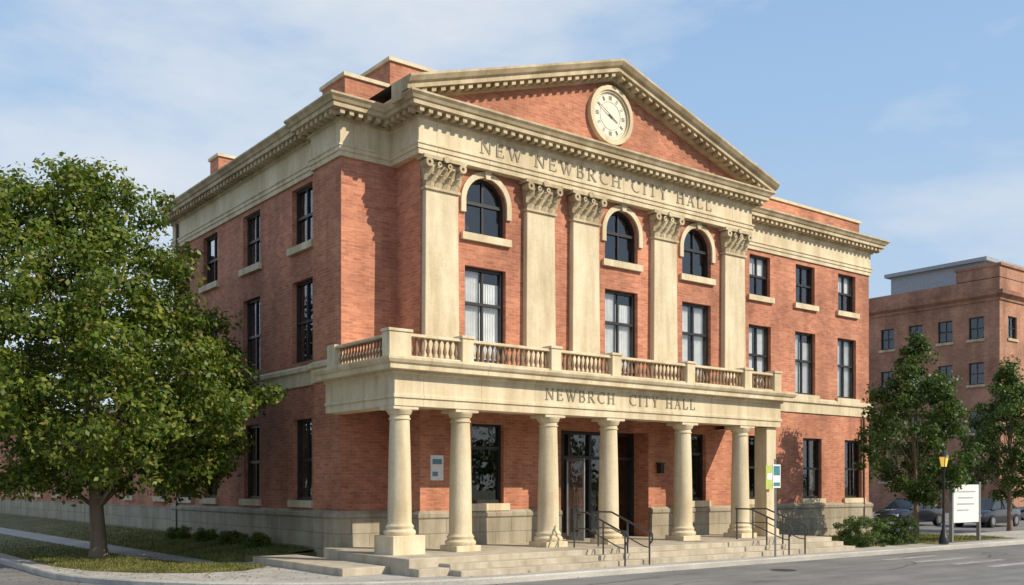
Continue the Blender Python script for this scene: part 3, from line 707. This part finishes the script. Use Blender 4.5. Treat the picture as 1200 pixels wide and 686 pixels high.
for i in range(520):
    q=random.random()
    if q<.4: x=random.uniform(60,230); y=random.uniform(85,110)
    elif q<.7: x=random.uniform(-90,12); y=random.uniform(110,130)
    else: x=random.uniform(-60,110); y=random.uniform(-40,-33)  # unseen row behind the camera, added to reflect in the windows
    C.append((x,y,random.uniform(1,8))); R.append(random.uniform(2,3.2))
leaves_mesh('distant_and_reflection_trees',C,R,80,1.1,GREEN2,None)
SH=leaf_mat('box_leaf',[(0,(.045,.08,.02)),(1,(.10,.15,.04))])
def shrub(x,y,rx,rz,seed,mat=SH,n=60,z=.13):
    rnd=random.Random(seed); C=[];R=[]
    for i in range(n):
        a=rnd.uniform(0,6.28); t=rnd.random()**.5; h=rnd.uniform(.05,1)
        rr=rx*t*(1-.22*h**3); C.append((x+rr*math.cos(a),y+rr*math.sin(a),z+rz*h*.88)); R.append(.15)
    leaves_mesh('hedge_shrub',C,R,110,.06,mat,None)
shrub(28.75,18.6,.8,1.05,1,n=80); shrub(30.75,18.5,.78,1.0,2,n=80)
for i,(xx,yy) in enumerate([(11.7,27.2),(11.6,29.0),(11.7,31.2),(11.6,33.3)]): shrub(xx,yy,.4,.5,20+i,GREEN,40,.25)

# ------------------------------------------------------------------ far buildings
BB=empty('brick_building')
frame=MB(); glass=MB(); curt=MB(); sill=MB(); w=MB()
F=Fs(75); hs=[]
for y in (38.4,40.9,43.4,45.9,48.4):
    for z in (2.5,6.2,9.9,13.4): hs.append((y-.6,y+.6,z,z+1.7))
wall(w,F,36.6,50,0,17.9,hs)
for h in hs: window(F,(h[0]+h[1])/2,1.2,h[2],h[3])
F=Ff(36.6); hs=[]
for x in range(77,108,3):
    for z in (2.5,6.2,9.9,13.4): hs.append((x-.7,x+.7,z,z+1.7))
wall(w,F,75,110,0,17.9,hs)
for h in hs: window(F,(h[0]+h[1])/2,1.4,h[2],h[3])
w.poly([(75,50,0),(110,50,0),(110,50,17.9),(75,50,17.9)]); w.poly([(75,36.6,17.7),(110,36.6,17.7),(110,50,17.7),(75,50,17.7)])
w.box(75.0-.02,82,36.58,40,17.95,18.8)
w.obj('walls',BRICK_FAR,BB)
c=MB(); sweep(c,[(75,50),(75,36.6),(110,36.6)],[(-.3,16.2),(.1,16.2),(.15,16.4),(.45,16.6),(.5,16.9),(-.3,16.95)]); c.box(74.9,82.1,36.45,40.1,18.8,19.0); c.obj('cornice',BRICK_FAR,BB)
c=MB(); c.box(79,93,39.8,48,17.6,20.2); c.box(78.6,93.4,39.4,48.4,20.2,20.5); c.obj('roof_penthouse',plain('zinc',(.30,.33,.37),.6),BB)
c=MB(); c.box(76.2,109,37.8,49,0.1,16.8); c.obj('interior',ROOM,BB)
frame.obj('frames',FRAME,BB); glass.obj('glass',GLASS,BB,recalc=False); sill.obj('sills',STONE_D,BB)
OB=empty('office_building'); frame=MB(); glass=MB(); curt=MB(); sill=MB(); w=MB()
F=Fs(82); hs=[(y-.8,y+.8,z,z+1.6) for y in range(56,76,3) for z in (3,6.5,10,13.5)]
wall(w,F,54,78,0,17.5,hs)
for h in hs: window(F,(h[0]+h[1])/2,1.6,h[2],h[3])
w.poly([(82,54,0),(100,54,0),(100,54,17.5),(82,54,17.5)]); w.poly([(82,54,17.5),(100,54,17.5),(100,78,17.5),(82,78,17.5)])
w.obj('walls',stone_mat('grey_render',(.30,.33,.38),(.24,.26,.29)),OB); frame.obj('frames',FRAME,OB); glass.obj('glass',GLASS,OB,recalc=False); sill.obj('sills',STONE_D,OB)
c=MB(); c.box(83.2,99,55,77,0.1,17); c.obj('interior',ROOM,OB)

# ------------------------------------------------------------------ cars
def car(x,y,ang,colr,z=.03):
    e=empty('parked_car'); e.location=(x,y,z); e.rotation_euler=(0,0,ang)
    paint,nt,b=new_mat('car_paint'); b.inputs['Base Color'].default_value=(*colr,1); b.inputs['Roughness'].default_value=.25; b.inputs['Metallic'].default_value=.3; b.inputs['Coat Weight'].default_value=.6
    B=MB(); S=[(-2.2,.62,.38,.72),(-2.12,.80,.28,.90),(-1.5,.87,.22,.96),(-.6,.89,.2,.95),(.6,.89,.2,.93),(1.35,.87,.22,.86),(2.0,.80,.28,.74),(2.2,.60,.36,.60)]
    def sec(hw,z0,z1): 
        m=(z0+z1)/2
        return [(-hw*.9,z0),(-hw,z0+.1),(-hw*1.02,m+.05),(-hw*.95,z1-.05),(-hw*.80,z1),(0,z1+.03),(hw*.80,z1),(hw*.95,z1-.05),(hw*1.02,m+.05),(hw,z0+.1),(hw*.9,z0)]
    for xx,hw,z0,z1 in S:
        for yy,zz_ in sec(hw,z0,z1): B.v.append((xx,yy,zz_))
    m=11
    for i in range(len(S)-1):
        for k in range(m):
            B.f.append((i*m+k,(i+1)*m+k,(i+1)*m+(k+1)%m,i*m+(k+1)%m))
    B.f.append(tuple(range(m))); B.f.append(tuple((len(S)-1)*m+k for k in range(m)))
    B.obj('body',paint,e,smooth=True)
    G=MB(); cab=[(-1.75,.70,.94),(-1.05,.60,1.36),(-.2,.60,1.43),(.35,.60,1.38),(1.15,.68,.90)]
    for xx,hw,zz_ in cab: G.v.append((xx,-hw,zz_)); G.v.append((xx,hw,zz_))
    for i in range(4): G.f.append((2*i,2*i+1,2*i+3,2*i+2))
    G.v+=[(-1.75,-.8,.9),(1.15,-.8,.88),(-1.75,.8,.9),(1.15,.8,.88)]
    G.f+=[(10,0,2,4,6,8,11),(12,1,3,5,7,9,13)]
    G.obj('windows',plain('car_glass',(.02,.025,.03),.08),e)
    Rf=MB(); Rf.hexa([(-1.02,-.58,1.365),(.33,-.58,1.385),(.33,.58,1.385),(-1.02,.58,1.365),(-.95,-.55,1.42),(.25,-.55,1.44),(.25,.55,1.44),(-.95,.55,1.42)])
    for sy in (-1,1):
        for (xa,za,xb,zb_) in ((-1.75,.92,-1.03,1.38),(.34,1.4,1.17,.9),(-.3,.93,-.27,1.41)): Rf.tube([(xa,sy*.76 if za<1 else sy*.61,za),(xb,sy*.61 if zb_>1 else sy*.74,zb_)],[.035,.035],6)
    Rf.obj('roof_and_pillars',paint,e)
    Wm=MB(); H=MB()
    for xx in (-1.35,1.35):
        for sy in (-1,1):
            def cyl(mb,r,w0,w1,nn=20):
                c0=[(xx+r*math.cos(2*math.pi*i/nn),sy*w0,.32+r*math.sin(2*math.pi*i/nn)) for i in range(nn)]
                c1=[(xx+r*math.cos(2*math.pi*i/nn),sy*w1,.32+r*math.sin(2*math.pi*i/nn)) for i in range(nn)]
                mb.poly(c0); mb.poly(c1)
                for i in range(nn): mb.poly([c0[i],c0[(i+1)%nn],c1[(i+1)%nn],c1[i]])
            cyl(Wm,.32,.68,.915); cyl(H,.19,.7,.925)
    Wm.obj('tyres',plain('tyre',(.02,.02,.02),.85),e); H.obj('wheel_rims',plain('alloy',(.45,.45,.46),.3,.8),e)
    Lm=MB(); 
    for sy in (-1,1): Lm.box(-2.19,-2.08,sy*.5-.16,sy*.5+.16,.66,.8)
    Lm.obj('tail_lights',plain('tail_red',(.35,.02,.02),.3),e)
    Lm=MB()
    for sy in (-1,1): Lm.box(2.06,2.2,sy*.5-.15,sy*.5+.15,.52,.64)
    Lm.obj('headlights',plain('headlamp',(.7,.7,.7),.2),e)
car(48.3,28.3,math.radians(180),(.02,.022,.028)); car(50.3,25.2,math.radians(183),(.03,.03,.035)); car(62,27,math.radians(90),(.25,.26,.27))

# ------------------------------------------------------------------ street furniture
def lamp(x,y):
    e=empty('street_lamp'); m_=MB()
    m_.lathe(x,y,[(.16,.1),(.16,.3),(.12,.36),(.09,.55),(.06,.62),(.045,.9),(.04,2.55),(.06,2.6),(.07,2.66),(.10,2.70)],14,z=.05)
    for a in range(4):
        t=math.pi/4+a*math.pi/2; m_.tube([(x+.09*math.cos(t),y+.09*math.sin(t),2.74),(x+.16*math.cos(t),y+.16*math.sin(t),3.08)],[.012,.012],5)
    m_.lathe(x,y,[(.2,3.08),(.19,3.12),(.10,3.2),(.03,3.25),(.02,3.33)],14); m_.obj('post_and_cap',DARKM,e,smooth=True)
    l,nt,b=new_mat('lamp_glass'); b.inputs['Base Color'].default_value=(.8,.55,.1,1); b.inputs['Emission Color'].default_value=(1,.65,.12,1); b.inputs['Emission Strength'].default_value=.5
    g_=MB(); g_.lathe(x,y,[(.085,2.74),(.15,3.08)],12); g_.obj('lantern',l,e)
lamp(32.0,17.5)
sb=empty('notice_sign'); m_=MB(); m_.box(33.55,35.35,18.0,18.08,.80,2.15); m_.obj('board',WHITE,sb,bevel=.01)
m_=MB(); m_.box(33.45,33.549,17.98,18.1,.1,2.25); m_.box(35.351,35.45,17.98,18.1,.1,2.25); m_.obj('posts',METAL,sb)
m_=MB(); 
for i,(a_,b_) in enumerate(((33.8,35.1),(33.9,34.9),(33.8,35.0),(33.8,34.6))): m_.box(a_,b_,17.993,18.01,1.88-i*.22,1.93-i*.22)
m_.obj('sign_print',plain('sign_grey',(.35,.38,.4),.6),sb)
sp=empty('sign_post'); m_=MB(); m_.tube([(22.75,17.35,.1),(22.75,17.35,2.85)],[.03,.03],8); m_.obj('post',METAL,sp)
m_=MB(); m_.box(22.58,22.92,17.30,17.318,2.05,2.7); m_.obj('plate',WHITE,sp); m_=MB(); m_.box(22.61,22.89,17.296,17.31,2.4,2.66); m_.box(22.61,22.89,17.296,17.31,2.1,2.2); m_.obj('plate_print',plain('print_teal',(.05,.22,.25),.5),sp)
bn=empty('banner_sign'); m_=MB(); m_.box(25.55,25.90,19.84,19.86,2.0,2.75); m_.obj('cloth',plain('banner_green',(.42,.50,.12),.8),bn); m_=MB(); m_.box(25.6,25.85,19.832,19.85,2.3,2.5); m_.obj('cloth_print',WHITE,bn)

# ------------------------------------------------------------------ light, world, camera
EL=math.radians(37); sx,sy=.47,-.88
sd=Vector((sx*math.cos(EL),sy*math.cos(EL),math.sin(EL))).normalized()
sl_=bpy.data.lights.new('sun','SUN'); sl_.energy=5.0; sl_.angle=math.radians(.5); sl_.color=(1,.88,.70)
so=bpy.data.objects.new('sun',sl_); COL.objects.link(so); so.rotation_euler=sd.to_track_quat('Z','Y').to_euler()
wd=bpy.data.worlds.new('World'); scene.world=wd; wd.use_nodes=True; nt=wd.node_tree; bg=nt.nodes['Background']
sk=N(nt,'ShaderNodeTexSky',sky_type='NISHITA'); sk.sun_disc=False; sk.sun_elevation=EL; sk.sun_rotation=math.atan2(sx,sy); sk.air_density=1.0; sk.dust_density=.8
tc=N(nt,'ShaderNodeTexCoord')
sz=N(nt,'ShaderNodeSeparateXYZ'); nt.links.new(tc.outputs['Generated'],sz.inputs[0])
hz=ramp(nt,sz.outputs[2],[(0,(.82,.90,1.0)),(.12,(.70,.84,1.0)),(.35,(.48,.71,1.0)),(.8,(.24,.44,.80))])
hz=mix(nt,hz,(5.9,6.1,6.3),1.0,'MULTIPLY')
base_=mix(nt,sk.outputs[0],hz,.85)
mp=N(nt,'ShaderNodeMapping'); mp.inputs['Scale'].default_value=(1,1,2.6); mp.inputs['Location'].default_value=(.3,.1,.2); mp.inputs['Rotation'].default_value=(0,.15,.5); nt.links.new(tc.outputs['Generated'],mp.inputs[0])
n1=noise(nt,mp.outputs[0],2.0,9,.55); cl=ramp(nt,n1,[(.44,(0,0,0)),(.56,(.5,.5,.5)),(.70,(.9,.9,.9))])
c=mix(nt,base_,(6.2,6.35,6.5),cl)
nt.links.new(c,bg.inputs[0]); bg.inputs[1].default_value=.135
cd=bpy.data.cameras.new('camera'); cam=bpy.data.objects.new('camera',cd); COL.objects.link(cam); scene.camera=cam
cd.sensor_width=36; cd.lens=34.86; cd.shift_y=.189; cd.clip_end=3000
cam.location=(0,0,2.1); cam.rotation_euler=(math.radians(90),0,-math.radians(37.8))
scene.view_settings.view_transform='Standard'; scene.view_settings.look='None'; scene.view_settings.exposure=0
